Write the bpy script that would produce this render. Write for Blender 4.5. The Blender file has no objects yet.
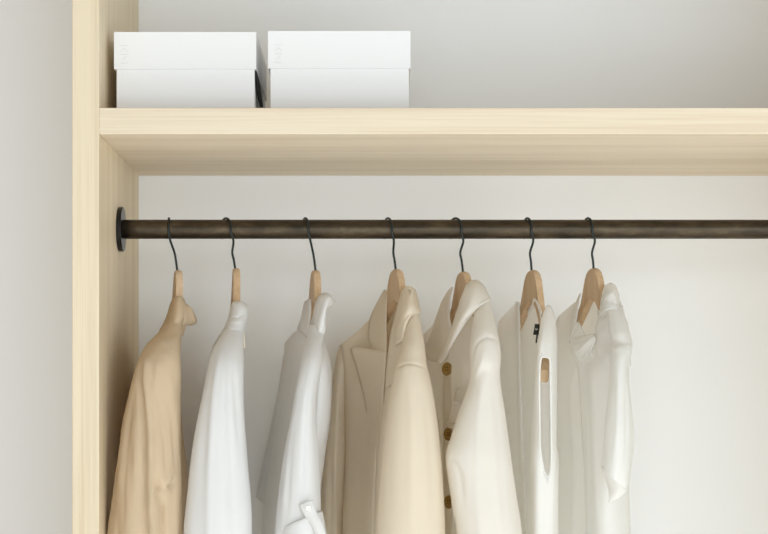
import bpy, bmesh, math, random
from mathutils import Vector, noise
random.seed(4)
sc = bpy.context.scene
C = sc.collection
F = 2002.0; D0 = 3.08; EYE = 1.5; HY = 433.0
RY = 0.23                                   # depth of the rail behind the shelf's front edge

def W(px, py, Y):                           # a point of the place seen at this spot of the photo, Y behind the shelf front
    d = D0 + Y
    return Vector(((px-384)*d/F, Y, EYE+(HY-py)*d/F))

# ------------------------------------------------------------------ materials
def srgb(r, g, b):
    f = lambda c: (c/255/12.92) if c/255 <= .04045 else ((c/255+.055)/1.055)**2.4
    return (f(r), f(g), f(b), 1)

def base_mat(name, col, rough=.6, metal=0.):
    m = bpy.data.materials.new(name); m.use_nodes = True
    b = m.node_tree.nodes['Principled BSDF']
    b.inputs['Base Color'].default_value = col
    b.inputs['Roughness'].default_value = rough
    b.inputs['Metallic'].default_value = metal
    return m, m.node_tree.nodes, m.node_tree.links, b

def tex(nodes, links, scale, kind='ShaderNodeTexNoise', **kw):
    co = nodes.new('ShaderNodeTexCoord'); mp = nodes.new('ShaderNodeMapping')
    mp.inputs['Scale'].default_value = scale
    t = nodes.new(kind)
    links.new(co.outputs['Object'], mp.inputs['Vector']); links.new(mp.outputs['Vector'], t.inputs['Vector'])
    for k, v in kw.items(): t.inputs[k].default_value = v
    return t

def wood(name, c1, c2, axis, fine=1., rough=.55, strength=.05):
    m, n, l, b = base_mat(name, c1, rough)
    s = [330*fine]*3; s[axis] = 4.0*fine
    t = tex(n, l, s, Scale=1.0, Detail=3.0, Roughness=.6)
    s2 = [34*fine]*3; s2[axis] = .9*fine
    t2 = tex(n, l, s2, Scale=1.0, Detail=4.0, Roughness=.55, Distortion=.6)
    add = n.new('ShaderNodeMath'); add.operation = 'ADD'
    m1 = n.new('ShaderNodeMath'); m1.operation = 'MULTIPLY'; m1.inputs[1].default_value = .45
    m2 = n.new('ShaderNodeMath'); m2.operation = 'MULTIPLY'; m2.inputs[1].default_value = .55
    l.new(t.outputs['Fac'], m1.inputs[0]); l.new(t2.outputs['Fac'], m2.inputs[0])
    l.new(m1.outputs[0], add.inputs[0]); l.new(m2.outputs[0], add.inputs[1])
    r = n.new('ShaderNodeValToRGB')
    r.color_ramp.elements[0].position = .40; r.color_ramp.elements[0].color = c2
    r.color_ramp.elements[1].position = .56; r.color_ramp.elements[1].color = c1
    l.new(add.outputs[0], r.inputs['Fac']); l.new(r.outputs['Color'], b.inputs['Base Color'])
    bp = n.new('ShaderNodeBump'); bp.inputs['Strength'].default_value = strength; bp.inputs['Distance'].default_value = .001
    l.new(add.outputs[0], bp.inputs['Height']); l.new(bp.outputs['Normal'], b.inputs['Normal'])
    return m

def cloth(name, col, trans=.18, weave=900., bump=.15, mottled=.03, sheen=0.):
    m, n, l, b = base_mat(name, col, .9)
    b.inputs['Sheen Weight'].default_value = sheen
    b.inputs['Specular IOR Level'].default_value = .0
    t = tex(n, l, (weave, weave, weave*.35), Scale=1.0, Detail=1.0)
    t2 = tex(n, l, (60, 60, 25), Scale=1.0, Detail=3.0)
    bp = n.new('ShaderNodeBump'); bp.inputs['Strength'].default_value = bump; bp.inputs['Distance'].default_value = .0006
    l.new(t.outputs['Fac'], bp.inputs['Height']); l.new(bp.outputs['Normal'], b.inputs['Normal'])
    mx = n.new('ShaderNodeMix'); mx.data_type = 'RGBA'
    mx.inputs['A'].default_value = tuple(c*(1-mottled) for c in col[:3])+(1,)
    mx.inputs['B'].default_value = tuple(min(1, c*(1+mottled)) for c in col[:3])+(1,)
    l.new(t2.outputs['Fac'], mx.inputs['Factor']); l.new(mx.outputs['Result'], b.inputs['Base Color'])
    tr = n.new('ShaderNodeBsdfTranslucent'); l.new(mx.outputs['Result'], tr.inputs['Color'])
    ms = n.new('ShaderNodeMixShader'); ms.inputs['Fac'].default_value = trans
    out = n['Material Output']
    l.new(b.outputs[0], ms.inputs[1]); l.new(tr.outputs[0], ms.inputs[2]); l.new(ms.outputs[0], out.inputs['Surface'])
    return m

M = {}
M['panel'] = wood('ash_veneer_upright', (.77, .665, .49, 1), (.67, .555, .385, 1), 2)
M['shelf'] = wood('ash_veneer_level', (.775, .675, .52, 1), (.69, .58, .425, 1), 0)
M['hanger'] = wood('beech_wood', (.60, .43, .265, 1), (.50, .335, .19, 1), 2, 1.3, .5)
M['hanger_pale'] = wood('pale_beech_wood', (.66, .50, .345, 1), (.58, .42, .275, 1), 2, 1.3, .5)
M['wall'] = base_mat('painted_wall', (.865, .875, .88, 1), .9)[0]
M['floor'] = wood('white_painted_boards', (.90, .905, .91, 1), (.85, .86, .87, 1), 0, .3)
M['box'] = base_mat('white_cardboard', (.865, .87, .88, 1), .7)[0]
M['print'] = base_mat('pale_grey_print', (.66, .68, .665, 1), .5)[0]
M['wire'] = base_mat('black_wire', (.012, .02, .02, 1), .35, .3)[0]
M['flange'] = base_mat('blackened_steel', (.02, .02, .02, 1), .3, .6)[0]
M['black'] = base_mat('black_leather', (.006, .006, .006, 1), .5)[0]
M['label_black'] = base_mat('black_woven_label', (.008, .012, .012, 1), .8)[0]
M['label_white'] = base_mat('white_thread', (.7, .7, .66, 1), .8)[0]
M['tag'] = base_mat('cream_tag', (.86, .78, .62, 1), .7)[0]
M['horn'] = base_mat('brown_horn', (.32, .19, .048, 1), .35)[0]
M['horn_dark'] = base_mat('dark_horn', (.12, .06, .015, 1), .5)[0]
M['pearl'] = base_mat('pearl_button', (.85, .84, .82, 1), .25)[0]
m, n, l, b = base_mat('burnished_iron', (.05, .035, .025, 1), .36, .75)
t = tex(n, l, (16, 40, 40), Scale=1.0, Detail=6.0, Roughness=.7)
r = n.new('ShaderNodeValToRGB')
r.color_ramp.elements[0].position = .35; r.color_ramp.elements[0].color = (.034, .027, .018, 1)
r.color_ramp.elements[1].position = .72; r.color_ramp.elements[1].color = (.12, .09, .055, 1)
e = r.color_ramp.elements.new(.55); e.color = (.070, .052, .032, 1)
l.new(t.outputs['Fac'], r.inputs['Fac']); l.new(r.outputs['Color'], b.inputs['Base Color'])
r2 = n.new('ShaderNodeMapRange'); r2.inputs['To Min'].default_value = .28; r2.inputs['To Max'].default_value = .5
l.new(t.outputs['Fac'], r2.inputs['Value']); l.new(r2.outputs['Result'], b.inputs['Roughness'])
M['iron'] = m
M['tan'] = cloth('tan_linen', (.66, .52, .36, 1), .10, 700, .35, .05)
M['cream'] = cloth('cream_suiting', (.90, .83, .70, 1), .36, 900, .15, .015)
M['white'] = cloth('white_cotton', (.905, .905, .90, 1), .34, 1000, .12, .01)
M['linen'] = cloth('off_white_linen', (.94, .92, .875, 1), .42, 700, .3, .02)
M['knit'] = cloth('off_white_crepe', (.95, .945, .925, 1), .45, 900, .15, .01)
M['sheer'] = cloth('thin_white_voile', (.95, .95, .935, 1), .5, 1000, .12, .01)

# ------------------------------------------------------------------ object helpers
def link(name, me, mat, parent=None):
    o = bpy.data.objects.new(name, me); C.objects.link(o)
    if mat: me.materials.append(mat)
    if parent: o.parent = parent
    return o

def thing(name, label, cat, loc=(0, 0, 0), group=None):
    o = bpy.data.objects.new(name, None); C.objects.link(o)
    o.location = loc; o.empty_display_size = .05
    o['label'] = label; o['category'] = cat
    if group: o['group'] = group
    return o

def put(o, parent):                        # vertices are given in the place's own coordinates
    o.parent = parent
    o.matrix_parent_inverse = parent.matrix_world.inverted() if False else o.matrix_parent_inverse
    return o

def bm_obj(name, bm, mat, parent=None, smooth=False):
    me = bpy.data.meshes.new(name)
    bmesh.ops.recalc_face_normals(bm, faces=bm.faces)
    off = Vector(parent.location) if parent else Vector((0, 0, 0))
    p = parent
    while p is not None and p.parent is not None:
        p = p.parent; off = off + Vector(p.location)
    for v in bm.verts: v.co -= off
    bm.to_mesh(me); bm.free()
    for q in me.polygons: q.use_smooth = smooth
    return link(name, me, mat, parent)

def box(name, lo, hi, mat, parent=None, bev=.0015, segs=2):
    bm = bmesh.new(); bmesh.ops.create_cube(bm, size=1)
    for v in bm.verts:
        v.co = Vector([lo[i] if v.co[i] < 0 else hi[i] for i in range(3)])
    if bev: bmesh.ops.bevel(bm, geom=bm.edges[:], offset=bev, segments=segs, affect='EDGES', profile=.5)
    return bm_obj(name, bm, mat, parent)

def crom(P, t):                            # Catmull-Rom through the list P at t in [0, len-1]
    i = min(int(t), len(P)-2); f = t-i
    p0 = P[i-1] if i > 0 else P[i]*2-P[i+1]
    p1, p2 = P[i], P[i+1]
    p3 = P[i+2] if i+2 < len(P) else P[i+1]*2-P[i]
    return .5*((2*p1)+(-p0+p2)*f+(2*p0-5*p1+4*p2-p3)*f*f+(-p0+3*p1-3*p2+p3)*f**3)

def crom_c(P, t):
    n = len(P); i = int(t) % n; f = t-int(t)
    p0, p1, p2, p3 = P[(i-1) % n], P[i], P[(i+1) % n], P[(i+2) % n]
    return .5*((2*p1)+(-p0+p2)*f+(2*p0-5*p1+4*p2-p3)*f*f+(-p0+3*p1-3*p2+p3)*f**3)

def creases(spec):                         # [(points, depth, width, height)] -> world polylines in X and Z
    out = []
    for pts, Y, w, h in spec:
        q = [W(x, y, Y) for x, y in pts]
        q = [crom(q, i/8) for i in range(8*(len(q)-1)+1)]
        out.append(([(p.x, p.z) for p in q], w, h))
    return out

def crease_at(cr, p):
    tot = 0.
    for pl, w, h in cr:
        best = 1e9; bi = 0
        for i in range(len(pl)-1):
            ax, az = pl[i]; bx, bz = pl[i+1]
            dx, dz = bx-ax, bz-az; L = dx*dx+dz*dz
            k = max(0, min(1, ((p.x-ax)*dx+(p.z-az)*dz)/L)) if L else 0
            d = math.hypot(p.x-ax-k*dx, p.z-az-k*dz)
            if d < best: best = d; bi = i+k
        if best < 4*w:
            s = bi/(len(pl)-1); fade = min(1, s*5+.0, (1-s)*5+.15)
            tot += h*max(0, fade)*math.exp(-(best/w)**2)
    return tot

def surf(name, rows, mat, parent, nu=8, nv=8, closed=False, thick=.0012, amp=0., fs=(28, 28, 5), grow=1.,
         cr=None, seed=0., cap=False, outward=None, world=False):
    R = [[p if world else W(*p) for p in row] for row in rows]
    nc = len(R[0])
    NV = nv*(len(R)-1); NU = nu*nc if closed else nu*(nc-1)+1
    G = []
    cols = []
    for a in range(nc):
        col = [R[i][a] for i in range(len(R))]
        cols.append([crom(col, j/nv) for j in range(NV+1)])
    for j in range(NV+1):
        P = [cols[a][j] for a in range(nc)]
        G.append([crom_c(P, i/nu) for i in range(NU)] if closed else [crom(P, i/nu) for i in range(NU)])
    if amp or cr:
        crs = creases(cr) if cr else []
        new = []
        for j in range(NV+1):
            row = []
            cen = sum(G[j], Vector())/len(G[j])
            for i in range(NU):
                p = G[j][i]
                if closed: du = G[j][(i+1) % NU]-G[j][i-1]
                else: du = G[j][min(i+1, NU-1)]-G[j][max(i-1, 0)]
                dv = G[min(j+1, NV)][i]-G[max(j-1, 0)][i]
                nn = du.cross(dv)
                if nn.length < 1e-9: row.append(p); continue
                nn.normalize()
                if closed:
                    if nn.dot(p-cen) < 0: nn = -nn
                elif outward is not None:
                    if nn.dot(outward) < 0: nn = -nn
                elif nn.y > 0: nn = -nn
                g = (j/NV)**grow if grow else 1.
                s = Vector((p.x*fs[0]+seed, p.y*fs[1]+seed*1.7, p.z*fs[2]+seed*.3))
                d = amp*g*(noise.noise(s)+.45*noise.noise(s*2.1+Vector((9, 2, 4)))+.18*noise.noise(s*5))
                if crs and (not closed or nn.y < .35): d += crease_at(crs, p)
                row.append(p+nn*d)
            new.append(row)
        G = new
    bm = bmesh.new()
    V = [[bm.verts.new(p) for p in row] for row in G]
    for j in range(NV):
        for i in range(NU if closed else NU-1):
            k = (i+1) % NU
            bm.faces.new((V[j][i], V[j][k], V[j+1][k], V[j+1][i]))
    if cap and closed: bm.faces.new(V[0])
    bmesh.ops.remove_doubles(bm, verts=bm.verts, dist=1e-6)
    o = bm_obj(name, bm, mat, parent, True)
    if thick:
        s = o.modifiers.new('thickness', 'SOLIDIFY'); s.thickness = thick; s.offset = 0
    return o

def sleeve(name, st, mat, parent, amp=.004, nseg=12, **kw):
    rows = []
    for (xl, yl, xr, yr, Yc, hd) in st:
        row = []
        for i in range(nseg):
            a = 2*math.pi*i/nseg
            c = -math.cos(a); s = -math.sin(a)
            f = (c+1)/2
            row.append((xl+(xr-xl)*f, yl+(yr-yl)*f, Yc+hd*s))
        rows.append(row)
    return surf(name, rows, mat, parent, nu=6, nv=10, closed=True, amp=amp, cap=True, **kw)

def tube(name, pts, r, mat, parent, nseg=12, cyc=False, sub=8, rad=None):
    P = [Vector(p) for p in pts]
    if cyc: Q = [crom_c(P, i/sub) for i in range(sub*len(P))]
    else: Q = [crom(P, i/sub) for i in range(sub*(len(P)-1)+1)]
    bm = bmesh.new(); rings = []
    n = len(Q); up = None
    for i, q in enumerate(Q):
        t = (Q[(i+1) % n]-Q[i-1]) if cyc else (Q[min(i+1, n-1)]-Q[max(i-1, 0)])
        t.normalize()
        if up is None:
            up = Vector((0, 0, 1)) if abs(t.z) < .9 else Vector((1, 0, 0))
        a = (up-t*up.dot(t)).normalized(); b2 = t.cross(a); up = a
        rr = rad(i/(n-1)) if rad else (r, r)
        rings.append([bm.verts.new(q+a*rr[0]*math.cos(k*2*math.pi/nseg)+b2*rr[1]*math.sin(k*2*math.pi/nseg)) for k in range(nseg)])
    for i in range(n if cyc else n-1):
        A, B = rings[i], rings[(i+1) % n]
        for k in range(nseg):
            bm.faces.new((A[k], A[(k+1) % nseg], B[(k+1) % nseg], B[k]))
    if not cyc: bm.faces.new(rings[0]); bm.faces.new(rings[-1][::-1])
    return bm_obj(name, bm, mat, parent, True)

def strip(bm, a, b, w, n, t):              # a thin raised bar from a to b on a surface facing n
    d = (b-a).normalized(); s = d.cross(n).normalized()*w/2
    vs = [bm.verts.new(p) for p in (a-s, a+s, b+s, b-s, a-s+n*t, a+s+n*t, b+s+n*t, b-s+n*t)]
    for f in ((0, 1, 2, 3), (4, 5, 6, 7), (0, 1, 5, 4), (1, 2, 6, 5), (2, 3, 7, 6), (3, 0, 4, 7)):
        bm.faces.new([vs[i] for i in f])

# ------------------------------------------------------------------ the setting
def struct(o): o['kind'] = 'structure'; return o
PX0, PX1 = -.480, -.4385                   # left upright: outer and inner face
QX0, QX1 = .785, .827                      # right upright
SB, ST = 1.96, 2.0005                      # shelf underside and top
struct(box('wall_back', (-3.2, .5, 0), (3.2, .6, 5.0), M['wall'], bev=0))
struct(box('floor', (-3.2, -6.0, -.05), (3.2, .6, 0), M['floor'], bev=0))

wr = thing('wardrobe', 'open pale ash wardrobe frame with thick upright sides and one wide shelf', 'wardrobe', (.15, .25, 0))
box('side_panel', (PX0, 0, 0), (PX1, .4995, 2.6), M['panel'], wr)
box('side_panel', (QX0, 0, 0), (QX1, .4995, 2.6), M['panel'], wr)
box('shelf', (PX1, .001, SB), (QX0, .4995, ST), M['shelf'], wr, bev=.001)

# the rail
RZ = EYE+(HY-229.3)*(D0+RY)/F
RR = .0158
ra = thing('clothes_rail', 'round dark brown iron clothes rail below the shelf', 'clothes rail', (PX1, RY, RZ))
bm = bmesh.new()
def ring_x(bm, x, r, n=64): return [bm.verts.new((x, RY+r*math.cos(2*math.pi*k/n), RZ+r*math.sin(2*math.pi*k/n))) for k in range(n)]
def lathe_x(bm, prof, n=64):
    R = [ring_x(bm, x, r, n) for x, r in prof]
    for i in range(len(R)-1):
        for k in range(n): bm.faces.new((R[i][k], R[i][(k+1) % n], R[i+1][(k+1) % n], R[i+1][k]))
    bm.faces.new(R[0]); bm.faces.new(R[-1])
lathe_x(bm, [(PX1+.002+i*(QX0-PX1-.004)/40, RR) for i in range(41)])
o = bm_obj('rod', bm, M['iron'], ra, True)
for x, s in ((PX1, 1), (QX0, -1)):
    bm = bmesh.new()
    lathe_x(bm, [(x, .0365), (x+s*.0065, .0370), (x+s*.008, .0360)])
    o = bm_obj('flange', bm, M['flange'], ra, False)

# the boxes on the shelf
def carton(x0, x1, topy, seam, Y, label):
    d = D0+Y
    X0, X1 = (x0-384)*d/F, (x1-384)*d/F
    zt = EYE+(HY-topy)*d/F; zs = EYE+(HY-seam)*d/F
    t = thing('storage_box', label, 'box', ((X0+X1)/2, Y+.15, ST), 'white lidded boxes on the shelf')
    box('box_base', (X0+.0035, Y+.0035, ST+.0003), (X1-.0025, Y+.30, zt-.004), M['box'], t, .0008)
    # the lid: a tray open underneath
    bm = bmesh.new()
    lo = Vector((X0, Y, zs)); hi = Vector((X1, Y+.3035, zt)); w = .002
    def quad(*p): bm.faces.new([bm.verts.new(q) for q in p])
    def bx(a, b):
        v = bmesh.ops.create_cube(bm, size=1)['verts']
        for q in v: q.co = Vector([a[i] if q.co[i] < 0 else b[i] for i in range(3)])
    bx((lo.x, lo.y, hi.z-w), hi)
    bx(lo, (hi.x, lo.y+w, hi.z-w)); bx((lo.x, hi.y-w, lo.z), (hi.x, hi.y, hi.z-w))
    bx((lo.x, lo.y+w, lo.z), (lo.x+w, hi.y-w, hi.z-w)); bx((hi.x-w, lo.y+w, lo.z), (hi.x, hi.y-w, hi.z-w))
    L = bm_obj('lid', bm, M['box'], t)
    bm = bmesh.new(); N = Vector((0, -1, 0)); k = x0-114
    def q(px, py): return W(px+k, py+(topy-32)*.6, Y)
    for a, c in (((120.6, 45.5), (128, 45.5)), ((120.8, 51.6), (124.4, 48.2)), ((124.4, 48.2), (128, 52)),
                 ((120.6, 54.4), (128, 54.4)), ((122.2, 59.8), (126.8, 56.2)), ((120.6, 63.1), (128, 63.1)), ((125.3, 60.4), (126.5, 60.4))):
        strip(bm, q(*a), q(*c), .0007, N, .0002)
    bm_obj('printed_letters', bm, M['print'], L)
carton(114, 256, 32, 69, .075, 'white lidded box with pale letters at the left end of the shelf')
carton(268, 410.5, 31, 68.5, .075, 'white lidded box with pale letters standing further from the upright wooden side')

st = surf('leather_strap', [
 [(255.5, 71, .082), (255.9, 71.3, .083), (256.3, 71.6, .085)],
 [(255.6, 78, .083), (256.9, 78, .092), (258.1, 78, .105)],
 [(256.2, 87, .094), (258.3, 87, .110), (260.1, 87, .130)],
 [(257.9, 97, .112), (259.7, 97, .130), (261.5, 97, .150)],
 [(260.3, 107, .135), (261.3, 107, .150), (262.6, 107, .168)],
 [(261.8, 117, .155), (262.4, 117, .170), (263.3, 117, .182)],
 [(262.2, 124.6, .180), (262.8, 125, .190), (263.5, 125.4, .196)]], M['black'], None, nu=4, nv=4, thick=.0016)
st['label'] = 'black curved strap leaning in the narrow gap between the two white boxes'; st['category'] = 'strap'

# ------------------------------------------------------------------ hangers
TOPN = [(0, 0), (.010, -.0015), (.019, -.008), (.027, -.022), (.034, -.041), (.045, -.066), (.068, -.100), (.10, -.130), (.13, -.156), (.145, -.170)]
BOTN = [(0, -.052), (.016, -.060), (.034, -.080), (.055, -.106), (.085, -.139), (.115, -.168), (.132, -.184), (.145, -.190)]
TOPF = [(0, 0), (.010, -.0015), (.019, -.008), (.027, -.020), (.035, -.038), (.050, -.062), (.10, -.095), (.13, -.113), (.15, -.127), (.156, -.133)]
BOTF = [(0, -.052), (.018, -.060), (.040, -.078), (.070, -.098), (.10, -.117), (.125, -.133), (.145, -.147), (.156, -.151)]
def prof(P, u):
    V = [Vector((a, b, 0)) for a, b in P]
    N = 200; best = None
    lst = [crom(V, i*(len(V)-1)/N) for i in range(N+1)]
    for i in range(N):
        if lst[i].x <= u <= lst[i+1].x+1e-9:
            f = (u-lst[i].x)/max(1e-9, lst[i+1].x-lst[i].x)
            return lst[i].y+(lst[i+1].y-lst[i].y)*f
    return P[-1][1]

def make_hanger(cx, apy, yaw, hook, label, mat, near, far, pyoff=0.):
    """cx, apy: where the wooden top is in the photo; yaw: how far the near arm swings to the right;
    near, far: where the two arm ends (0.13 m before, 0.14 m behind the rail) are in the photo"""
    apex = W(cx, apy, RY); X0 = apex.x; Z0 = apex.z
    t = thing('clothes_hanger', label, 'hanger', (X0, RY, Z0), 'wooden hangers on the rail')
    th = math.radians(yaw); s, c = math.sin(th), math.cos(th)
    kn = ((near-384)*(D0+.10)/F-X0)-s*.13
    kf = ((far-384)*(D0+.37)/F-X0)+s*.14
    def Lp(u, n, z):
        k = kn*(max(0, u-.02)/.11)**1.6 if u > 0 else kf*(max(0, -u-.02)/.12)**1.6
        return Vector((X0+u*s-n*c+k, RY-u*c-n*s, Z0+z))
    bm = bmesh.new(); secs = []
    us = [0, .003, .007, .012, .018, .024, .030, .036, .043]+[.05+.009*i for i in range(11)]
    us = [-u for u in us[::-1] if u > 0]+us+[.1445]
    for u in us:
        a = abs(u)
        T, B = (TOPN, BOTN) if u >= 0 else (TOPF, BOTF)
        zt = prof(T, a); zb = prof(B, a)
        hn = .0056-.0008*max(0, (-u-.05)/.1)+.001*max(0, (u-.05)/.1)
        b = .0022
        ring = []
        for (n0, z0) in ((-hn, zt-b), (-hn+b, zt-b*.25), (0, zt), (hn-b, zt-b*.25), (hn, zt-b), (hn, zb+b), (hn-b, zb+b*.25), (0, zb), (-hn+b, zb+b*.25), (-hn, zb+b)):
            ring.append(bm.verts.new(Lp(u, n0, z0)))
        secs.append(ring)
    for i in range(len(secs)-1):
        for k in range(10):
            bm.faces.new((secs[i][k], secs[i][(k+1) % 10], secs[i+1][(k+1) % 10], secs[i+1][k]))
    bm.faces.new(secs[0]); bm.faces.new(secs[-1])
    bm.normal_update()
    for e in bm.edges:
        if len(e.link_faces) == 2 and e.calc_face_angle(0) > .6: e.smooth = False
    o = bm_obj('hanger_body', bm, M[mat], t, True)
    # hook: tip behind the rail, over the top, down in front and back to the middle of the wood
    xt, xf, xg, xk, xe = hook
    rr = RR+.0024
    def X(px, Y): return (px-384)*(D0+Y)/F
    pts = []
    xtop = X(xt, RY); xfront = X(xf, RY-rr)
    xback = xtop-(xfront-xtop)*.9
    for a in (-50, -25, 0, 30, 60, 90, 120, 150, 180, 200):
        r_ = math.radians(a)
        f = -math.cos(r_)                   # -1 back .. 1 front
        x = xtop+(xfront-xtop)*f if f > 0 else xtop+(xtop-xback)*f
        pts.append(Vector((x, RY+rr*math.cos(r_), RZ+rr*math.sin(r_)-(0))))
    pts.append(Vector((X(xg, RY-.012), RY-.0130, EYE+(HY-241)*3.298/F)))
    pts.append(Vector((X(xk, RY), RY-.001, EYE+(HY-252.5)*3.31/F)))
    pts.append(Vector((X((xk+xe)/2, RY), RY, EYE+(HY-(252.5+apy)/2)*3.31/F)))
    pts.append(Vector((X(xe, RY), RY, Z0-.006)))
    tube('hook', pts, .0019, M['wire'], t, nseg=10, sub=6)
    return Lp
HK = 'wooden clothes hanger with black wire hook '
make_hanger(178.2, 270, 12, (169, 168.5, 170.5, 174.5, 177.6), HK+'holding the tan linen shirt', 'hanger_pale', 160, 160)
make_hanger(236.2, 268, 7.5, (225.5, 231, 233.5, 232.3, 235.5), HK+'holding the white shirt beside the tan one', 'hanger', 228, 221.5)
make_hanger(315.5, 270, 10.5, (305, 308.5, 310.5, 313, 315.8), HK+'holding the white shirt with the rolled sleeve', 'hanger', 311, 297.5)
make_hanger(396.5, 269, 19.5, (387.5, 392, 393.8, 393.3, 396), HK+'holding the cream blazer', 'hanger', 411, 366)
make_hanger(463.5, 271.5, 18, (455, 461.5, 463.3, 460.3, 463.3), HK+'holding the brown buttoned linen shirt', 'hanger', 491, 435)
make_hanger(533, 270, 19, (527, 531.5, 533.2, 530, 531.8), HK+'holding the sleeveless top with the black label', 'hanger', 545.5, 507)
make_hanger(594, 268, 19, (587.5, 592.5, 594.8, 592, 593.8), HK+'holding the thin blouse furthest from the tan shirt', 'hanger', 621, 566)

# ------------------------------------------------------------------ clothes
GR = 'clothes hanging from the rail'
def garment(name, label, cat, cx, py=300):
    return thing(name, label, cat, W(cx, py, RY), GR)

def button(px, py, Y, nrm, r, mat, mat2, parent, squash=1.):
    c = W(px, py, Y); n = Vector(nrm).normalized()
    a = n.cross(Vector((0, 0, 1))).normalized(); b2 = n.cross(a)
    bm = bmesh.new(); rings = []
    for (rr, h) in ((.98, 0), (1, .10), (.97, .2), (.88, .25), (.76, .17), (.4, .14), (.02, .14)):
        rings.append([bm.verts.new(c+n*h*r*1.2+(a*math.cos(k*math.pi/16)+b2*math.sin(k*math.pi/16))*rr*r) for k in range(32)])
    for i in range(len(rings)-1):
        for k in range(32): bm.faces.new((rings[i][k], rings[i][(k+1) % 32], rings[i+1][(k+1) % 32], rings[i+1][k]))
    bm.faces.new(rings[0])
    o = bm_obj('button', bm, mat, parent, True)
    bm = bmesh.new()
    for sa, sb in ((-1, -1), (1, -1), (-1, 1), (1, 1)):
        p = c+n*r*.19+a*sa*r*.2+b2*sb*r*.2
        v = bmesh.ops.create_uvsphere(bm, u_segments=8, v_segments=6, radius=r*.11)['verts']
        for q in v: q.co += p
    bm_obj('button_holes', bm, mat2, o, True)

# --- 1 tan linen shirt
g = garment('linen_shirt', 'tan linen shirt hanging closest to the upright wooden side', 'shirt', 170, 320)
surf('body', [
 [(174, 314, .25), (162, 330, .33), (152, 350, .40), (157, 350, .41), (179, 322, .28), (181, 335, .16), (176, 345, .12), (175, 315, .2)],
 [(158, 365, .24), (150, 370, .32), (143, 375, .40), (152, 375, .41), (174, 370, .28), (180, 370, .16), (172, 370, .12), (160, 365, .2)],
 [(152, 420, .22), (145, 420, .32), (139, 420, .40), (152, 420, .415), (176, 420, .30), (181.5, 425, .18), (172, 425, .13), (155, 420, .16)],
 [(150, 480, .22), (144, 480, .32), (138, 480, .40), (154, 480, .415), (180, 480, .31), (188, 482, .20), (176, 480, .15), (156, 480, .16)],
 [(150, 534, .22), (142, 534, .32), (138, 534, .40), (156, 534, .415), (180, 534, .31), (184, 534, .20), (172, 534, .15), (156, 534, .16)],
 [(150, 700, .22), (142, 700, .32), (138, 700, .40), (156, 700, .415), (184, 700, .31), (190, 700, .20), (172, 700, .15), (156, 700, .16)],
], M['tan'], g, thick=0, nu=5, amp=.004, seed=3)
sleeve('sleeve', [
 (174, 313, 181, 319, .19, .012), (167, 322, 182, 323, .175, .022), (159, 332, 181, 331, .15, .030), (148, 344, 180, 341, .115, .034), (139, 359, 180, 357, .09, .038),
 (133, 376, 180, 376, .08, .04), (126, 410, 180, 410, .075, .043), (119.5, 450, 180.5, 450, .072, .045), (113.5, 495, 182, 495, .07, .045),
 (109, 534, 182, 534, .07, .045), (109, 590, 177, 590, .072, .04), (112, 660, 170, 660, .075, .035)], M['tan'], g, amp=.0075, seed=11, fs=(46, 34, 7),
 cr=[([(146, 352), (149, 380), (152, 410), (154, 450), (154, 500), (156, 540), (157, 600)], .07, .0042, .0115),
     ([(141, 378), (145, 410), (148, 450), (149, 500), (148, 560)], .07, .0034, -.0075),
     ([(159, 470), (160, 490), (164, 505), (166, 540), (166, 600)], .07, .003, -.011),
     ([(160, 484), (167, 488), (172, 486), (179, 478)], .07, .0022, -.010),
     ([(163, 478), (170, 481), (178, 472)], .07, .003, .004),
     ([(168, 496), (166, 515), (165, 534)], .07, .002, -.004),
     ([(133, 400), (128, 450), (127, 534)], .07, .004, -.003),
     ([(161, 390), (166, 440), (169, 470)], .07, .004, -.0025),
     ([(172, 400), (176, 440), (179, 480)], .07, .003, -.003)])
sleeve('sleeve', [(152, 350, 160, 350, .40, .01), (146, 362, 160, 362, .41, .02), (143, 400, 158, 400, .43, .02), (141, 500, 158, 500, .43, .02), (141, 640, 158, 640, .43, .02)], M['tan'], g, amp=.001)
# collar: stands up round the wood and folds out to a tip on the right
surf('collar', [
 [(172.6, 298.5, .215), (176, 297, .188), (181, 297, .186), (184.3, 299, .21)],
 [(169.6, 305, .215), (175.5, 305, .172), (182, 305, .172), (186, 306, .20)],
 [(167.2, 313, .21), (174, 314, .160), (182, 314, .160), (187, 313, .19)],
 [(164, 322, .20), (171, 325, .15), (179, 326, .15), (184, 321, .18)],
 [(159.5, 331, .19), (166, 336, .13), (176, 337, .13), (181, 331, .16)],
], M['tan'], g, nu=6, nv=6, amp=.0012, grow=0, seed=5)
surf('collar_tip', [
 [(183.0, 303, .178), (186.0, 304.5, .200)],
 [(183.5, 309, .172), (190.5, 309.5, .198)],
 [(184.0, 315, .168), (194.0, 315, .196)],
 [(183.8, 320, .168), (196.2, 321.5, .196)],
 [(181.5, 325.5, .170), (191.5, 324.5, .194)],
], M['tan'], g, nu=8, nv=6, cr=[([(185, 305), (190, 312), (193, 322)], .18, .0018, .003)], thick=.003)
surf('collar_tip', [
 [(180.5, 321, .165), (184, 324, .185)],
 [(180.5, 328, .16), (184.5, 328, .18)],
 [(180.0, 336, .155), (182, 336, .175)]], M['tan'], g, nu=6, nv=6, thick=.003)

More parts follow.
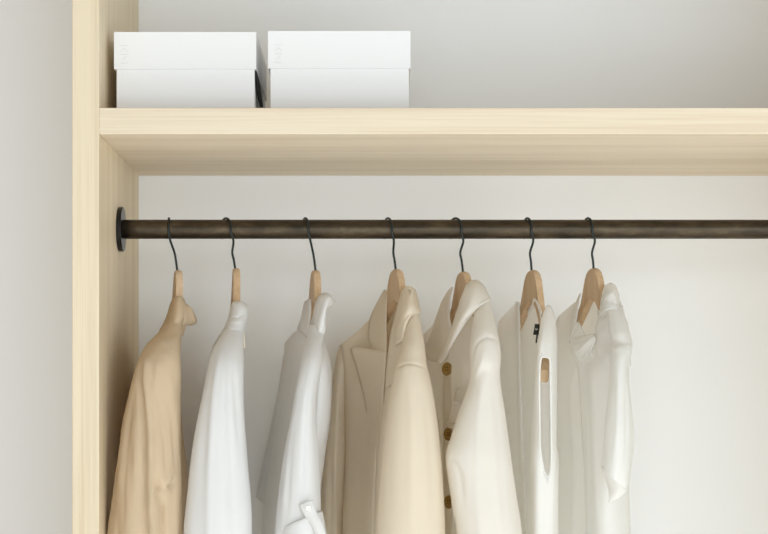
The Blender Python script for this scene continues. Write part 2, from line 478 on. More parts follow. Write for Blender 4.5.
# --- 2 white shirt seen edge-on
g = garment('shirt', 'plain white shirt seen edge-on with a small cream tag, next to the tan shirt', 'shirt', 230, 325)
surf('body', [
 [(233, 312, .25), (224, 328, .33), (212, 347, .40), (216, 350, .41), (236, 318, .28), (241, 330, .16), (238, 340, .12), (236, 314, .2)],
 [(222, 365, .24), (215, 370, .32), (206.5, 373, .40), (214, 375, .41), (234, 370, .28), (241, 370, .16), (234, 370, .12), (225, 365, .2)],
 [(215, 420, .22), (210, 420, .32), (204, 420, .40), (214, 420, .425), (234, 420, .30), (241, 425, .18), (234, 425, .13), (218, 420, .16)],
 [(210, 534, .22), (205, 534, .32), (200, 534, .40), (212, 534, .425), (236, 534, .31), (243, 534, .20), (234, 534, .15), (216, 534, .16)],
 [(210, 700, .22), (202, 700, .32), (198, 700, .40), (212, 700, .425), (238, 700, .31), (245, 700, .20), (234, 700, .15), (216, 700, .16)],
], M['white'], g, thick=0, nu=5, amp=.003, seed=8)
sleeve('sleeve', [
 (229, 320, 244, 318, .165, .02), (225, 328, 243.5, 330, .15, .028), (220, 337, 243, 340, .125, .032), (212.5, 351, 243, 352, .10, .037),
 (207.5, 370, 243.2, 371, .08, .042), (199.5, 410, 243.5, 410, .066, .046), (192, 455, 246.5, 455, .06, .047), (186.5, 500, 250, 500, .058, .048),
 (183, 534, 251, 534, .058, .048), (184, 600, 251, 600, .06, .045), (189, 680, 246, 680, .062, .04)], M['white'], g, amp=.0028, seed=21, fs=(36, 30, 3.5),
 cr=[([(222, 345), (217, 380), (214, 430), (212, 480), (211, 560)], .06, .0045, .0035),
     ([(226, 360), (228, 420), (231, 480), (233, 560)], .06, .0035, -.004),
     ([(232, 350), (237, 400), (241, 450)], .06, .003, -.0025)])
sleeve('sleeve', [(212, 350, 218, 350, .40, .01), (209, 362, 220, 362, .41, .02), (208, 400, 220, 400, .435, .02), (206, 500, 222, 500, .44, .02), (206, 640, 222, 640, .44, .02)], M['white'], g, amp=.001)
sleeve('collar', [(235.5, 301.5, 242, 301.5, .185, .012), (232.2, 303.5, 245.5, 304, .182, .022), (230.8, 308, 247.6, 309, .178, .028), (229.3, 315, 247.6, 315.5, .172, .03),
 (227, 322, 245.5, 324, .16, .03), (224.5, 328, 243.6, 331, .148, .03)], M['white'], g, amp=.0006, grow=0, seed=2,
 cr=[([(231, 317), (238, 318), (246, 312)], .15, .0016, -.0018), ([(229, 322), (237, 323), (244, 320)], .15, .0016, .0012)])
surf('care_tag', [[(243.2, 333, .16), (244.9, 333.3, .16)], [(243.2, 348, .16), (244.9, 348, .16)]], M['tag'], g, nu=2, nv=2, thick=.0006)

# --- 3 white shirt with the rolled sleeve
g = garment('shirt', 'white button-up shirt with rolled sleeve and tab, left of the blazer', 'shirt', 305, 330)
surf('body', [
 [(306.5, 329, .235), (296, 331, .285), (285, 343, .36), (289, 341, .41), (314, 322, .31), (323.5, 338, .215), (317, 340, .195), (308, 333, .225)],
 [(304, 360, 0.21), (292, 362, 0.28), (283.5, 364, 0.365), (292, 364, 0.42), (318, 362, 0.3), (331.5, 368, 0.19), (320, 368, 0.12), (306, 360, 0.18)],
 [(299, 410, 0.2), (287, 410, 0.28), (277, 410, 0.365), (288, 410, 0.425), (316, 410, 0.31), (330.5, 418, 0.19), (318, 415, 0.12), (302, 410, 0.17)],
 [(292, 460, 0.2), (279, 460, 0.28), (270, 460, 0.365), (284, 460, 0.425), (310, 460, 0.31), (325, 458, 0.19), (310, 460, 0.13), (296, 460, 0.17)],
 [(288, 534, 0.2), (272, 534, 0.28), (262, 534, 0.365), (278, 534, 0.425), (308, 534, 0.31), (318, 534, 0.19), (306, 534, 0.13), (292, 534, 0.17)],
 [(286, 700, 0.2), (268, 700, 0.28), (256, 700, 0.365), (276, 700, 0.425), (308, 700, 0.31), (318, 700, 0.19), (306, 700, 0.13), (292, 700, 0.17)],
], M['white'], g, thick=0, nu=6, amp=.003, seed=31, fs=(34, 20, 4),
 cr=[([(324, 350), (328, 400), (322, 450)], .19, .003, .003)])
sleeve('sleeve', [
 (309.5, 325, 325, 326, .178, .018), (307.5, 334, 324, 335, .16, .022), (304.5, 345, 322, 345, .13, .028), (300.5, 365, 321, 366, .095, .035), (294, 405, 316, 405, .075, .042),
 (284.5, 455, 318.5, 455, .065, .045), (278.5, 500, 320, 495, .06, .046), (275.5, 528, 320, 512, .06, .047), (274.5, 545, 322, 525, .06, .047), (276, 556, 324, 536, .06, .046)],
 M['white'], g, amp=.0022, seed=41, fs=(40, 30, 3.5),
 cr=[([(305, 360), (297, 410), (289, 470), (283, 530)], .07, .004, .003), ([(309, 380), (306, 430), (304, 500)], .07, .0035, -.0025),
     ([(296, 420), (291, 470), (290, 510)], .07, .003, -.002)])
sleeve('rolled_cuff', [(282, 530, 321, 512, .056, .046), (279.5, 529, 322.5, 512.5, .056, .053), (279, 540, 325.5, 528, .056, .055), (280, 556, 327, 543, .056, .053), (283, 558, 324, 545, .056, .045)],
 M['white'], g, amp=.001, grow=0)
tb = surf('sleeve_tab', [
 [(299.5, 505, .008), (306, 502, .004), (313, 500, .006)],
 [(302, 511, .006), (308, 508, .002), (314.5, 506, .004)],
 [(305.5, 517, .006), (311, 514, .001), (316.5, 512, .004)],
 [(312, 526, .004), (317, 524, -.001), (321.5, 522, .004)],
 [(317, 538, .004), (321, 536, -.001), (325.5, 533, .004)]], M['white'], g, nu=4, nv=5, thick=.0018)
button(308.5, 508.5, .0015, (-.1, -1, 0), .0048, M['pearl'], M['label_white'], tb)
sleeve('sleeve', [(286, 347, 294, 345, .40, .012), (283.5, 358, 297, 358, .405, .02), (279.5, 385, 298, 385, .42, .025), (272.5, 420, 295, 420, .43, .028),
 (264.5, 458, 290, 458, .435, .03), (258, 490, 286, 500, .435, .03), (256.5, 497, 284, 519, .435, .03)], M['white'], g, amp=.0015, seed=51)
surf('collar', [
 [(307.5, 336.5, .212), (309, 330, .20), (312.5, 318, .19), (315.5, 305, .19), (318.5, 297, .19), (322.5, 294, .20)],
 [(310, 338, .185), (314, 330, .165), (317, 318, .155), (320, 305, .158), (323.5, 296.5, .165), (327.5, 293.5, .18)],
 [(315, 339, .165), (319.5, 331, .145), (323, 318, .14), (326, 305, .145), (329, 298.5, .155), (331.5, 297, .17)],
 [(322, 338, .16), (325, 330, .15), (325.5, 318, .15), (327, 308, .155), (331.5, 305, .165), (334, 300.5, .18)],
], M['white'], g, nu=6, nv=6, thick=.0025, cr=[([(313, 333), (318, 318), (321, 304), (325, 298)], .15, .002, -.0015)])
surf('collar', [
 [(310.5, 299, .24), (305, 302, .27), (303.5, 310, .29)],
 [(310.5, 312, .235), (303, 315, .27), (300.5, 322, .30)],
 [(309, 325, .225), (301, 324, .265), (297.8, 328, .295)],
 [(307.5, 337, .21), (302, 333, .245), (298.2, 329.5, .285)]], M['white'], g, nu=6, nv=6, thick=.0022)

# --- 4 cream blazer
g = garment('blazer', 'cream tailored blazer with notched lapels in the middle of the rail', 'blazer', 390, 330)
surf('body', [
 [(386.5, 293, 0.27), (371, 320, 0.312), (343, 343, 0.355), (348, 341, 0.415), (397, 297, 0.29), (416, 316, 0.18), (412, 330, 0.12), (403, 292, 0.19)],
 [(386, 322, 0.255), (368, 335, 0.312), (343.5, 352, 0.36), (352, 352, 0.425), (398, 322, 0.3), (422, 340, 0.165), (412, 345, 0.105), (396, 318, 0.19)],
 [(386, 355, 0.245), (366, 358, 0.307), (345, 368, 0.365), (352, 368, 0.43), (390, 362, 0.3), (420, 374, 0.155), (410, 372, 0.1), (390, 352, 0.19)],
 [(381.5, 410, 0.23), (364, 410, 0.302), (346.5, 410, 0.365), (352, 410, 0.43), (386, 410, 0.31), (414, 412, 0.17), (405, 412, 0.11), (384, 410, 0.185)],
 [(377, 460, 0.22), (362, 460, 0.297), (347, 460, 0.365), (352, 460, 0.43), (384, 460, 0.31), (412, 460, 0.17), (402, 460, 0.115), (379, 460, 0.18)],
 [(374, 534, 0.21), (360, 534, 0.297), (343.5, 534, 0.365), (350, 534, 0.43), (384, 534, 0.31), (412, 534, 0.17), (400, 534, 0.12), (376, 534, 0.175)],
 [(372, 720, 0.21), (356, 720, 0.297), (338, 720, 0.365), (348, 720, 0.43), (384, 720, 0.31), (412, 720, 0.17), (398, 720, 0.12), (374, 720, 0.175)],
], M['cream'], g, nu=7, amp=.0016, seed=61, fs=(26, 14, 3), thick=.003,
 cr=[([(352, 350), (357, 372), (363, 392), (367, 420), (368, 460), (368, 534)], .32, .0022, -.002)])
surf('lapel', [
 [(384.5, 289.5, .282), (385.8, 290.5, .27), (387, 291.5, .262)],
 [(371, 316.5, .300), (380, 319.5, .268), (386.2, 321, .244)],
 [(368.4, 336, .296), (379, 338, .262), (386.6, 341, .234)],
 [(370.3, 348.5, .294), (379, 349.5, .258), (386.4, 351, .230)],
 [(351.5, 347.5, .315), (370, 351.5, .270), (386.2, 354, .228)],
 [(355, 363, .312), (371, 367, .266), (385.4, 370, .224)],
 [(360.5, 383, .305), (373, 386, .258), (384, 389, .217)],
 [(366, 405, .295), (375, 408, .252), (382.5, 411, .212)],
 [(369, 440, .286), (374.5, 444, .245), (379.5, 447, .206)],
 [(370.5, 490, .280), (373.5, 492, .24), (376.5, 494, .20)],
 [(371, 540, .275), (373, 540, .236), (374.5, 540, .196)]], M['cream'], g, nu=6, nv=4, thick=.002)
sleeve('sleeve', [(342, 344, 352, 341, .39, .012), (337.5, 353, 354, 352, .395, .022), (334.5, 371, 350, 371, .40, .028), (330.5, 395, 348, 395, .405, .032), (327, 425, 347, 425, .41, .034),
 (323.5, 460, 347.5, 460, .415, .036), (320.5, 500, 346, 500, .415, .036), (319, 540, 344, 540, .415, .036), (318, 620, 342, 620, .415, .034), (320, 690, 340, 690, .415, .03)],
 M['cream'], g, amp=.0015, seed=71, fs=(30, 20, 3),
 cr=[([(338, 380), (337, 430), (335, 480), (336, 560)], .38, .0035, .003), ([(330, 440), (331, 500), (330, 560)], .38, .004, -.003)])
surf('lapel', [
 [(402.5, 291, .172), (408, 290, .155), (413, 291, .14)],
 [(395.5, 315, .176), (401, 318, .15), (407, 320, .122)],
 [(391, 335, .178), (397, 338, .148), (404, 341, .114)],
 [(387.8, 360, .176), (394.5, 361, .14), (402, 362, .104)],
 [(386, 385, .172), (391, 384, .135), (397, 382, .10)],
 [(386.5, 389, .170), (389.5, 390, .135), (393.5, 390, .105)],
 [(382, 420, .164), (386, 420, .135), (391, 420, .108)],
 [(378.5, 460, .160), (381.5, 460, .136), (386, 460, .112)],
 [(375, 540, .156), (378, 540, .136), (382, 540, .116)]], M['cream'], g, nu=5, nv=4, thick=.003,
 cr=[([(386, 387), (391, 385), (396, 384)], .12, .0012, -.0016)])
surf('collar', [
 [(402.3, 291.5, .176), (405.5, 288, .165), (410, 287, .165), (414.2, 289.8, .188)],
 [(400.3, 299.5, .168), (405, 295.5, .152), (411, 293.5, .150), (417, 298.8, .178)],
 [(398.6, 308, .160), (404, 303.5, .138), (411, 301, .130), (418.8, 307.8, .155)],
 [(397.2, 316, .156), (403, 312, .128), (410.5, 308.8, .116), (419.6, 313.4, .142)],
 [(396.6, 325, .152), (400, 321.5, .128), (405.5, 317.5, .114), (411, 315.6, .114)],
 [(396.0, 335, .148), (398.5, 332, .128), (401.5, 328, .116), (405.4, 325, .106)],
 [(395.3, 346, .143), (397.5, 344.5, .128), (400, 342, .115), (402.6, 341, .103)]], M['cream'], g, nu=6, nv=5, thick=.004)
sleeve('sleeve', [
 (406, 312, 417.5, 311, .150, .018), (404.5, 328, 421, 326, .125, .027), (402, 345, 424, 344, .098, .033), (398.5, 358, 425.5, 357, .085, .036),
 (395.2, 368, 427, 367, .076, .0395), (392.5, 382, 430.5, 381, .07, .043), (388.8, 400, 434.2, 400, .066, .046), (384, 435, 438.8, 435, .06, .05), (380, 480, 442.5, 480, .057, .052),
 (376.5, 534, 445, 534, .056, .052), (374.5, 620, 446, 620, .058, .05), (378, 700, 440, 700, .06, .045)],
 M['cream'], g, amp=.0014, seed=83, fs=(24, 20, 2.5),
 cr=[([(396, 369), (404, 364.5), (414, 364), (426, 368)], .05, .0016, -.0022), ([(410, 380), (412, 430), (411, 534)], .02, .006, .002), ([(424, 400), (430, 450), (433, 534)], .02, .005, -.002)])

# --- 5 linen shirt with brown buttons
g = garment('linen_shirt', 'off-white linen shirt with wide collar and brown buttons, right of the blazer', 'shirt', 460, 330)
surf('body', [
 [(450, 300, 0.275), (437, 320, 0.3), (423, 335, 0.34), (428, 333, 0.415), (462, 303, 0.29), (488, 318, 0.18), (484, 335, 0.12), (464, 300, 0.19)],
 [(449, 332, 0.26), (437, 340, 0.3), (422, 347, 0.345), (432, 347, 0.43), (464, 335, 0.3), (495, 345, 0.16), (482, 350, 0.11), (458, 335, 0.18)],
 [(448.5, 365, 0.245), (439, 370, 0.29), (427.5, 374, 0.35), (436, 374, 0.43), (460, 370, 0.31), (492, 372, 0.16), (474, 372, 0.1), (452, 365, 0.19)],
 [(448.5, 410, 0.235), (440, 410, 0.29), (432, 410, 0.35), (438, 410, 0.43), (460, 410, 0.31), (488, 410, 0.16), (474, 412, 0.11), (451.5, 410, 0.2)],
 [(449, 460, 0.23), (441, 460, 0.29), (434, 460, 0.35), (440, 460, 0.43), (461, 460, 0.31), (487, 460, 0.16), (472, 460, 0.12), (452, 460, 0.2)],
 [(452, 534, 0.225), (443, 534, 0.29), (434, 534, 0.35), (441, 534, 0.43), (462, 534, 0.31), (488, 534, 0.16), (474, 534, 0.13), (455, 534, 0.195)],
 [(454, 700, 0.225), (443, 700, 0.29), (432, 700, 0.35), (441, 700, 0.43), (462, 700, 0.31), (488, 700, 0.16), (474, 700, 0.13), (457, 700, 0.195)],
], M['linen'], g, thick=0, nu=7, amp=.0035, seed=91, fs=(34, 16, 6), grow=.6,
 cr=[([(462, 352), (463, 380), (460, 400)], .15, .003, .003), ([(455, 380), (453, 420), (454, 460)], .18, .0025, -.003)])
surf('collar', [
 [(452.5, 287.3, .262), (450.5, 289, .275), (449.0, 291, .285)],
 [(450.5, 294, .248), (446, 296, .275), (442.6, 301, .300)],
 [(449.5, 304, .238), (442.5, 308, .272), (437.8, 314, .310)],
 [(449.2, 316, .228), (440, 322, .268), (433.2, 327, .318)],
 [(451.0, 326, .218), (439, 337, .26), (429, 340, .318)],
 [(452.2, 332, .212), (440, 348, .25), (426.5, 351, .315)],
 [(452.0, 340, .21), (443, 355, .242), (430.0, 360, .300)],
 [(450.5, 346, .21), (446, 357, .232), (438.0, 361.5, .28)]], M['linen'], g, nu=6, nv=5, thick=.0028,
 cr=[([(447, 298), (442, 318), (444, 335), (449, 343)], .25, .0025, .002)])
surf('collar', [
 [(463.5, 293, .175), (467, 285, .185), (471.5, 281.4, .20), (477.0, 280.8, .215)],
 [(460, 303, .165), (466, 292, .158), (475, 286, .165), (482.0, 284.5, .19)],
 [(456, 314, .168), (463, 304, .145), (474, 294, .14), (486.0, 290.5, .17)],
 [(451.5, 327, .175), (459, 316, .143), (471, 303, .125), (489.0, 296.5, .152)],
 [(444, 345, .188), (454, 328, .148), (467.5, 313, .115), (490.3, 298.8, .145)],
 [(440.5, 354, .193), (450, 340, .152), (463, 321, .12), (484, 301.5, .13)],
 [(438.0, 362, .198), (446.5, 351, .160), (458, 331, .128), (478, 304.5, .125)],
 [(440.5, 364.6, .196), (446, 356, .165), (456.5, 337.5, .132), (475, 308.5, .122)]], M['linen'], g, nu=7, nv=5, thick=.0035, amp=.001, grow=0, seed=4,
 cr=[([(462, 300), (456, 318), (450, 334)], .15, .003, -.0015)])
sleeve('sleeve', [
 (475, 306, 489, 301, .16, .018), (473.5, 318, 493, 316, .13, .028), (471.5, 333, 496.5, 330, .105, .036), (470.0, 348, 499.6, 346, .09, .04), (470.2, 362, 500.3, 360, .082, .042),
 (470.5, 375, 499.5, 371, .078, .04), (468, 388, 500.5, 386, .074, .042), (459.5, 412, 504, 410, .068, .045), (451.5, 437, 507.5, 435, .062, .048), (446.2, 455, 510.5, 455, .058, .05), (448.3, 477, 513.5, 477, .057, .05),
 (452.5, 505, 517.5, 505, .056, .05), (457.5, 534, 521, 534, .056, .05), (464, 600, 525, 600, .058, .046), (474, 670, 522, 670, .06, .04)],
 M['linen'], g, amp=.0022, seed=101, fs=(30, 24, 4),
 cr=[([(471, 366), (476, 345), (487, 337), (498, 340)], .05, .0022, -.0022), ([(474, 380), (482, 362), (484, 350)], .05, .003, .0018),
     ([(484, 375), (478, 420), (476, 480), (480, 550)], .03, .005, .002), ([(494, 380), (498, 440), (505, 534)], .03, .004, -.002),
     ([(447, 457), (458, 470), (463, 500)], .04, .004, -.003)])
for k in (('pocket_flap', [(457.5, 388.5), (470, 384.5)], [(455.5, 396), (470, 394)], [(454.5, 404.5), (469, 406)]),
          ('pocket_flap', [(452, 400.5), (464, 404)], [(450, 411), (461, 414)], [(447.7, 423.5), (457.5, 425.5)]),
          ('pocket_flap', [(450.5, 421), (458, 423)], [(449, 424), (457, 427)], [(449, 428), (456, 431)])):
    dY = -.006 if k[1][0][0] > 456 else -.014
    surf(k[0], [[(a[0], a[1], .172+dY), ((a[0]+b_[0])/2, (a[1]+b_[1])/2-.5, .145+dY), (b_[0], b_[1], .125+dY)] for a, b_ in k[1:]], M['linen'], g, nu=5, nv=4, thick=.0022, amp=.001, grow=0, seed=k[1][0][0],
         cr=[([(k[1][0][0]+2, k[1][0][1]+2), (k[3][0][0]+2, k[3][0][1]-2)], .15, .0012, .0012)])
surf('front_placket', [[(443.5, y, .262), (448, y+.5, .232), (452.5, y+1, .196)] for y in (366, 400, 440, 480, 534, 700)], M['linen'], g, nu=4, nv=6, thick=.002, amp=.0012, grow=0, fs=(30, 20, 12), seed=7)
for px, py in ((447.6, 369), (449.3, 434), (449.6, 502)):
    button(px, py, .205, (-.74, -.66, .02), .0112, M['horn'], M['horn_dark'], g)

# --- 6 sleeveless top
g = garment('sleeveless_top', 'off-white sleeveless top with long armhole and black neck label', 'top', 530, 330)
surf('body', [
 [(517.5, 302, 0.28), (508, 311, 0.295), (498.5, 322, 0.33), (504, 321, 0.4), (522, 313, .30), (531, 303, .245), (538.5, 306, .185), (541.5, 322, 0.125), (541, 313, 0.135)],
 [(518.3, 325, 0.27), (508, 330, 0.295), (497.5, 336, 0.335), (506, 336, 0.42), (523, 335, 0.31), (531, 332, 0.26), (542, 335, 0.18), (541, 338, 0.13), (539.5, 332, 0.14)],
 [(519, 360, 0.26), (509, 362, 0.295), (498.5, 365, 0.34), (508, 365, 0.425), (526, 362, 0.32), (535, 362, 0.27), (547, 362, 0.19), (541, 362, 0.14), (538, 360, 0.15)],
 [(520, 410, 0.25), (510, 410, 0.295), (500, 410, 0.345), (510, 410, 0.43), (528, 410, 0.325), (537, 410, 0.275), (549, 410, 0.2), (541, 410, 0.15), (535.5, 410, 0.16)],
 [(521.5, 460, 0.25), (511, 460, 0.295), (502, 460, 0.345), (512, 460, 0.43), (529, 460, 0.325), (538, 460, 0.275), (550, 460, 0.2), (541, 460, 0.15), (533, 460, 0.165)],
 [(525, 534, 0.24), (513, 534, 0.295), (503, 534, 0.345), (514, 534, 0.43), (531, 534, 0.325), (540, 534, 0.275), (551, 534, 0.2), (541, 534, 0.15), (532, 534, 0.17)],
 [(528, 700, 0.24), (515, 700, 0.295), (503, 700, 0.345), (516, 700, 0.43), (534, 700, 0.325), (542, 700, 0.275), (552, 700, 0.2), (542, 700, 0.15), (532, 700, 0.17)],
], M['knit'], g, thick=0, nu=6, amp=.0022, seed=111, fs=(30, 14, 3), grow=.8)
# front edge binding
surf('neck_binding', [
 [(516.4, 301.5, .272), (518.6, 302, .262)], [(517, 325, .262), (519.4, 325, .252)], [(517.5, 360, .252), (520, 360, .242)], [(518.6, 410, .242), (521.6, 410, .232)],
 [(519.8, 460, .240), (523.5, 460, .23)], [(522, 534, .232), (526.5, 534, .222)], [(524, 700, .232), (529, 700, .222)]], M['knit'], g, nu=3, nv=6, thick=.003)
surf('neck_binding', [
 [(519.5, 322, .297), (519.5, 319, .295)], [(523.5, 318, .28), (523.5, 315, .278)], [(529, 313, .255), (528.5, 310, .253)], [(533, 306, .22), (532, 303.5, .218)], [(535, 300.5, .205), (534.2, 298, .205)],
 [(537.5, 306, .185), (538.3, 303.5, .185)], [(540.5, 315, .16), (541.8, 312, .16)]], M['knit'], g, nu=3, nv=6, thick=.002)
inner = [(545.2, 357.0, .062), (550, 360, .066), (550.6, 374, .07), (550.8, 400, .078), (551.3, 440, .085), (551, 468, .09), (547.5, 476.5, .09), (543.6, 469, .085), (540.2, 448, .078), (539.8, 420, .072), (539.4, 390, .068), (540.4, 361, .064)]
outer = [(546.5, 306.5, .15), (553.5, 314, .15), (556.6, 345, .12), (556.4, 400, .12), (556.2, 445, .125), (558, 480, .125), (553.5, 700, .13), (532, 700, .13), (529.2, 500, .12), (531.2, 447, .12), (534.5, 400, .11), (539.2, 335, .11)]
mid = []
for a, b_, k in zip(inner, outer, range(12)):
    f = .5
    mid.append((a[0]*(1-f)+b_[0]*f, a[1]*(1-f)+b_[1]*f, (a[2]*(1-f)+b_[2]*f)-(.014 if k in (0, 1, 11) else .008)))
surf('side_panel', [inner, mid, outer], M['knit'], g, nu=9, nv=12, closed=True, thick=.002)
tube('armhole_binding', [W(*p) for p in inner], .0015, M['knit'], g, nseg=8, cyc=True, sub=8)
lb = surf('neck_label', [
 [(535.0, 324.0, .205), (540.0, 324.0, .18)], [(534.4, 329, .205), (539.2, 329, .18)], [(533.2, 334.8, .205), (538.3, 334.9, .18)]], M['label_black'], g, nu=3, nv=3, thick=.0008)
bm = bmesh.new()
for a, c in (((535.2, 328.6), (536.6, 330)), ((536.6, 330), (537.6, 328.4))):
    strip(bm, W(a[0], a[1], .190), W(c[0], c[1], .184), .0013, Vector((-.3, -1, 0)).normalized(), .001)
bm_obj('label_mark', bm, M['label_white'], lb)
surf('size_tab', [[(536.4, 335, .195), (538.0, 335, .185)], [(536.0, 339, .195), (537.3, 339, .185)], [(535.6, 343.2, .195), (536.7, 343, .185)]], M['label_black'], g, nu=2, nv=2, thick=.0006)

# --- 7 thin blouse
g = garment('blouse', 'thin white blouse with gathered tie neck, rightmost on the rail', 'blouse', 592, 330)
surf('body', [
 [(579, 299, 0.275), (570, 306, 0.3), (558, 317, 0.335), (562, 316, 0.405), (584, 306, 0.31), (600, 298, 0.25), (616, 306, 0.175), (618, 330, 0.12), (604, 300, 0.18)],
 [(576, 320, 0.265), (566, 325, 0.3), (555, 332, 0.34), (562, 331, 0.42), (588, 326, 0.32), (604, 322, 0.26), (626, 335, 0.16), (616, 338, 0.11), (597, 328, 0.18)],
 [(573, 345, 0.255), (564, 348, 0.3), (554, 350, 0.345), (563, 350, 0.43), (592, 350, 0.33), (610, 350, 0.26), (629, 352, 0.16), (614, 352, 0.11), (594, 345, 0.19)],
 [(581, 368, 0.24), (567, 368, 0.29), (555, 370, 0.35), (565, 370, 0.435), (594, 370, 0.33), (612, 370, 0.27), (629, 372, 0.17), (612, 372, 0.12), (585, 368, 0.2)],
 [(583, 420, 0.235), (568, 420, 0.29), (557, 420, 0.355), (568, 420, 0.44), (596, 420, 0.33), (614, 420, 0.27), (628, 420, 0.18), (608, 420, 0.13), (588, 420, 0.195)],
 [(584, 534, 0.225), (566, 534, 0.29), (554, 534, 0.355), (568, 534, 0.44), (598, 534, 0.33), (616, 534, 0.27), (630, 534, 0.18), (606, 534, 0.14), (590, 534, 0.19)],
 [(585, 700, 0.225), (562, 700, 0.29), (548, 700, 0.355), (566, 700, 0.44), (600, 700, 0.33), (618, 700, 0.27), (634, 700, 0.18), (606, 700, 0.14), (592, 700, 0.19)],
], M['sheer'], g, thick=0, nu=7, amp=.004, seed=121, fs=(30, 14, 4), grow=.8,
 cr=[([(576, 358), (572, 400), (575, 470), (572, 560)], .28, .0035, .004), ([(590, 352), (598, 380), (605, 410), (606, 450)], .17, .003, -.004),
     ([(593, 352), (594, 420), (598, 534)], .19, .003, .003)])
surf('front_placket', [
 [(576.5, 322, .245), (578, 322, .24), (580, 324, .235)],
 [(572, 340, .24), (578, 338, .225), (586, 337, .205)],
 [(571.5, 352, .235), (579, 351, .212), (591, 346, .185)],
 [(577, 363, .225), (584, 362, .205), (593, 355, .178)],
 [(579.5, 385, .225), (586, 385, .20), (594.5, 380, .175)],
 [(581.5, 420, .222), (588, 420, .195), (596, 420, .17)],
 [(584.5, 480, .218), (591, 480, .19), (599, 480, .168)],
 [(587, 540, .215), (593, 540, .188), (601, 540, .165)],
 [(590, 700, .215), (596, 700, .188), (604, 700, .165)]], M['sheer'], g, nu=6, nv=5, amp=.0022, grow=0, fs=(50, 40, 6), seed=9, thick=.0018)
surf('neck_tie', [
 [(574, 338, .222), (583, 336, .20), (593.5, 334, .172)],
 [(573, 345, .215), (583, 341, .187), (594.5, 336, .165)],
 [(575, 354, .215), (584, 348, .185), (595, 339, .163)],
 [(581, 363, .215), (588, 355, .187), (595, 342, .165)]], M['sheer'], g, nu=10, nv=8, thick=.002,
 cr=[([(577, 352), (585, 345), (593, 337)], .19, .0018, .0018), ([(581, 358), (587, 350), (594, 339)], .19, .0018, -.0018), ([(575, 343), (584, 340), (593, 335.5)], .19, .0014, -.002)])
surf('collar', [
 [(603.2, 292, .180), (606, 286, .176), (610.5, 283.2, .185), (615.5, 285.5, .205)],
 [(601.4, 300, .170), (607, 295, .152), (613.5, 291.5, .158), (618.5, 295.5, .18)],
 [(599.8, 308, .168), (606.5, 303, .143), (614.5, 299, .145), (620.5, 303, .168)],
 [(598.4, 316, .168), (606, 311, .138), (615.5, 307.5, .134), (622.5, 311, .16)]], M['sheer'], g, nu=7, nv=8, thick=.002, amp=.0022, grow=0, seed=13, fs=(110, 90, 50),
 cr=[([(611, 296), (614, 304), (621, 305)], .14, .0015, -.002), ([(608, 308), (614, 314), (623, 316)], .14, .0015, .002)])
surf('collar', [
 [(580.5, 293.5, .262), (579, 296, .275), (577.5, 299, .285)],
 [(578.2, 305, .25), (576, 308, .265), (574.5, 311, .278)],
 [(576.8, 316, .245), (573, 322, .26), (571, 327, .275)],
 [(575, 328, .24), (571.5, 336, .255), (569.5, 343, .268)]], M['sheer'], g, nu=5, nv=5, thick=.002)
surf('yoke', [
 [(598.8, 311, .172), (606, 306, .146), (615.5, 302, .142), (621.5, 306, .166)],
 [(597.4, 322, .168), (606, 319, .138), (616.5, 315, .125), (624.8, 317, .150)],
 [(596, 334, .166), (606, 331, .134), (618, 326, .112), (628, 327, .138)],
 [(596, 345, .164), (606, 343, .13), (619, 338, .102), (630.5, 338, .13)],
 [(597, 356, .164), (606, 356, .13), (619, 352, .098), (631, 350, .125)],
 [(598, 370, .165), (607, 370, .132), (619, 368, .105), (630, 366, .125)]], M['sheer'], g, nu=7, nv=6, thick=.002, amp=.0026, grow=0, seed=15, fs=(70, 60, 45),
 cr=[([(600, 318), (612, 312), (622, 316)], .13, .0016, -.0022)])
sleeve('sleeve', [
 (606, 300, 617, 299, .17, .015), (606.5, 312, 622.5, 311, .148, .022), (609, 324, 626.5, 323, .128, .027), (611, 334, 629.5, 333, .114, .03), (612.5, 342, 632, 343, .105, .03), (612, 352, 631.5, 352, .092, .036), (611, 368, 628.5, 368, .082, .04), (608.5, 395, 630, 395, .074, .042), (605, 425, 632.5, 425, .068, .044),
 (602.5, 455, 633, 450, .064, .045), (602, 466, 630, 478, .062, .045), (603, 470, 626, 490, .062, .043)], M['sheer'], g, amp=.003, seed=131, fs=(44, 30, 9),
 cr=[([(613, 352), (620, 347), (632, 346)], .07, .0022, .0012), ([(612, 358), (620, 353), (630, 353)], .07, .002, -.001), ([(618, 370), (616, 420), (612, 460)], .05, .003, .0025), ([(624, 380), (625, 430), (622, 470)], .05, .003, -.0025)])
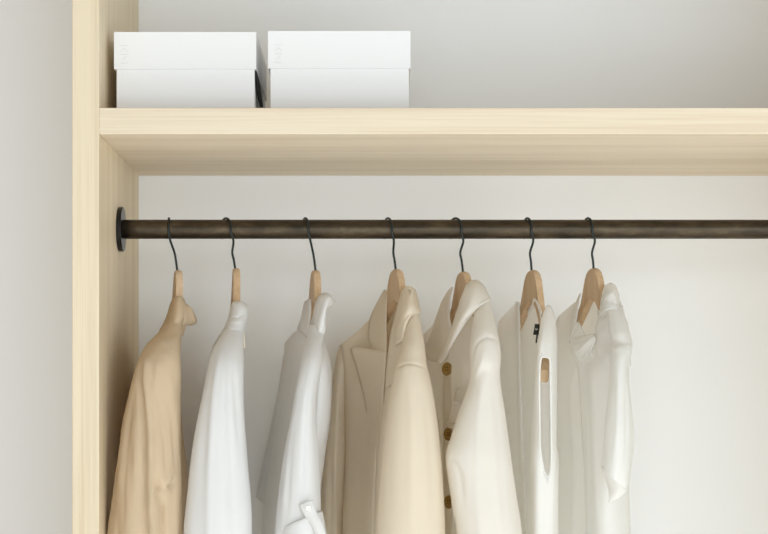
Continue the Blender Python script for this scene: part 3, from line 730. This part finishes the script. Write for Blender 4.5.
surf('sleeve_cuff', [
 [(602, 466, .045), (610, 474, .028), (619, 484, .03), (627, 490, .05)],
 [(603.5, 472, .055), (611, 481, .04), (618, 488, .04), (624, 494, .055)],
 [(606, 478, .065), (611.5, 487, .055), (615, 494, .055), (617, 499, .065)],
 [(607.5, 484, .075), (609.5, 492, .07), (609.5, 499, .07), (608.5, 503, .075)]], M['sheer'], g, nu=6, nv=5, thick=.0018, amp=.001, grow=0)
sleeve('sleeve', [(558, 318, 566, 317, .39, .01), (555, 330, 567, 330, .40, .02), (556, 370, 570, 370, .42, .02), (558, 420, 574, 420, .43, .022), (560, 470, 576, 470, .43, .022)], M['sheer'], g, amp=.001)

# ------------------------------------------------------------------ light, sky, camera
w = bpy.data.worlds.new('daylit_room'); sc.world = w; w.use_nodes = True
bg = w.node_tree.nodes['Background']; bg.inputs['Color'].default_value = (1, .92, .80, 1); bg.inputs['Strength'].default_value = .42
ld = bpy.data.lights.new('window_daylight', 'AREA'); ld.shape = 'RECTANGLE'; ld.size = 4.8; ld.size_y = 2.4; ld.energy = 100; ld.color = (.815, .925, 1)
lo = bpy.data.objects.new('window_daylight', ld); C.objects.link(lo)
lo.location = (1.45, -3.75, 1.48)
lo.rotation_euler = (Vector((.0, .3, 1.65))-Vector(lo.location)).to_track_quat('-Z', 'Y').to_euler()

sd = bpy.data.lights.new('added_floor_bounce_fill', 'SUN'); sd.energy = 5.2; sd.angle = math.radians(3); sd.color = (1, .975, .93)  # added fill: strikes the floor so its bounce brightens shelf underside and lower clothes
so = bpy.data.objects.new('added_floor_bounce_fill', sd); C.objects.link(so); so.location = (4, -.5, 4)
so.rotation_euler = Vector((-1, -.28, -1)).to_track_quat('-Z', 'Y').to_euler()

cd = bpy.data.cameras.new('camera'); cam = bpy.data.objects.new('camera', cd); C.objects.link(cam)
cam.location = (0, -D0, EYE); cam.rotation_euler = (math.pi/2, 0, 0)
cd.sensor_width = 36; cd.lens = F/768*36
cd.shift_y = (HY-267)/768
cd.clip_start = .05
cd.dof.use_dof = True; cd.dof.focus_distance = 3.16; cd.dof.aperture_fstop = 5.6
sc.camera = cam
sc.cycles.max_bounces = 20; sc.cycles.diffuse_bounces = 16; sc.cycles.transmission_bounces = 16
sc.view_settings.view_transform = 'Standard'; sc.view_settings.look = 'None'
sc.view_settings.exposure = .07; sc.view_settings.gamma = 1
sc.view_settings.use_curve_mapping = False
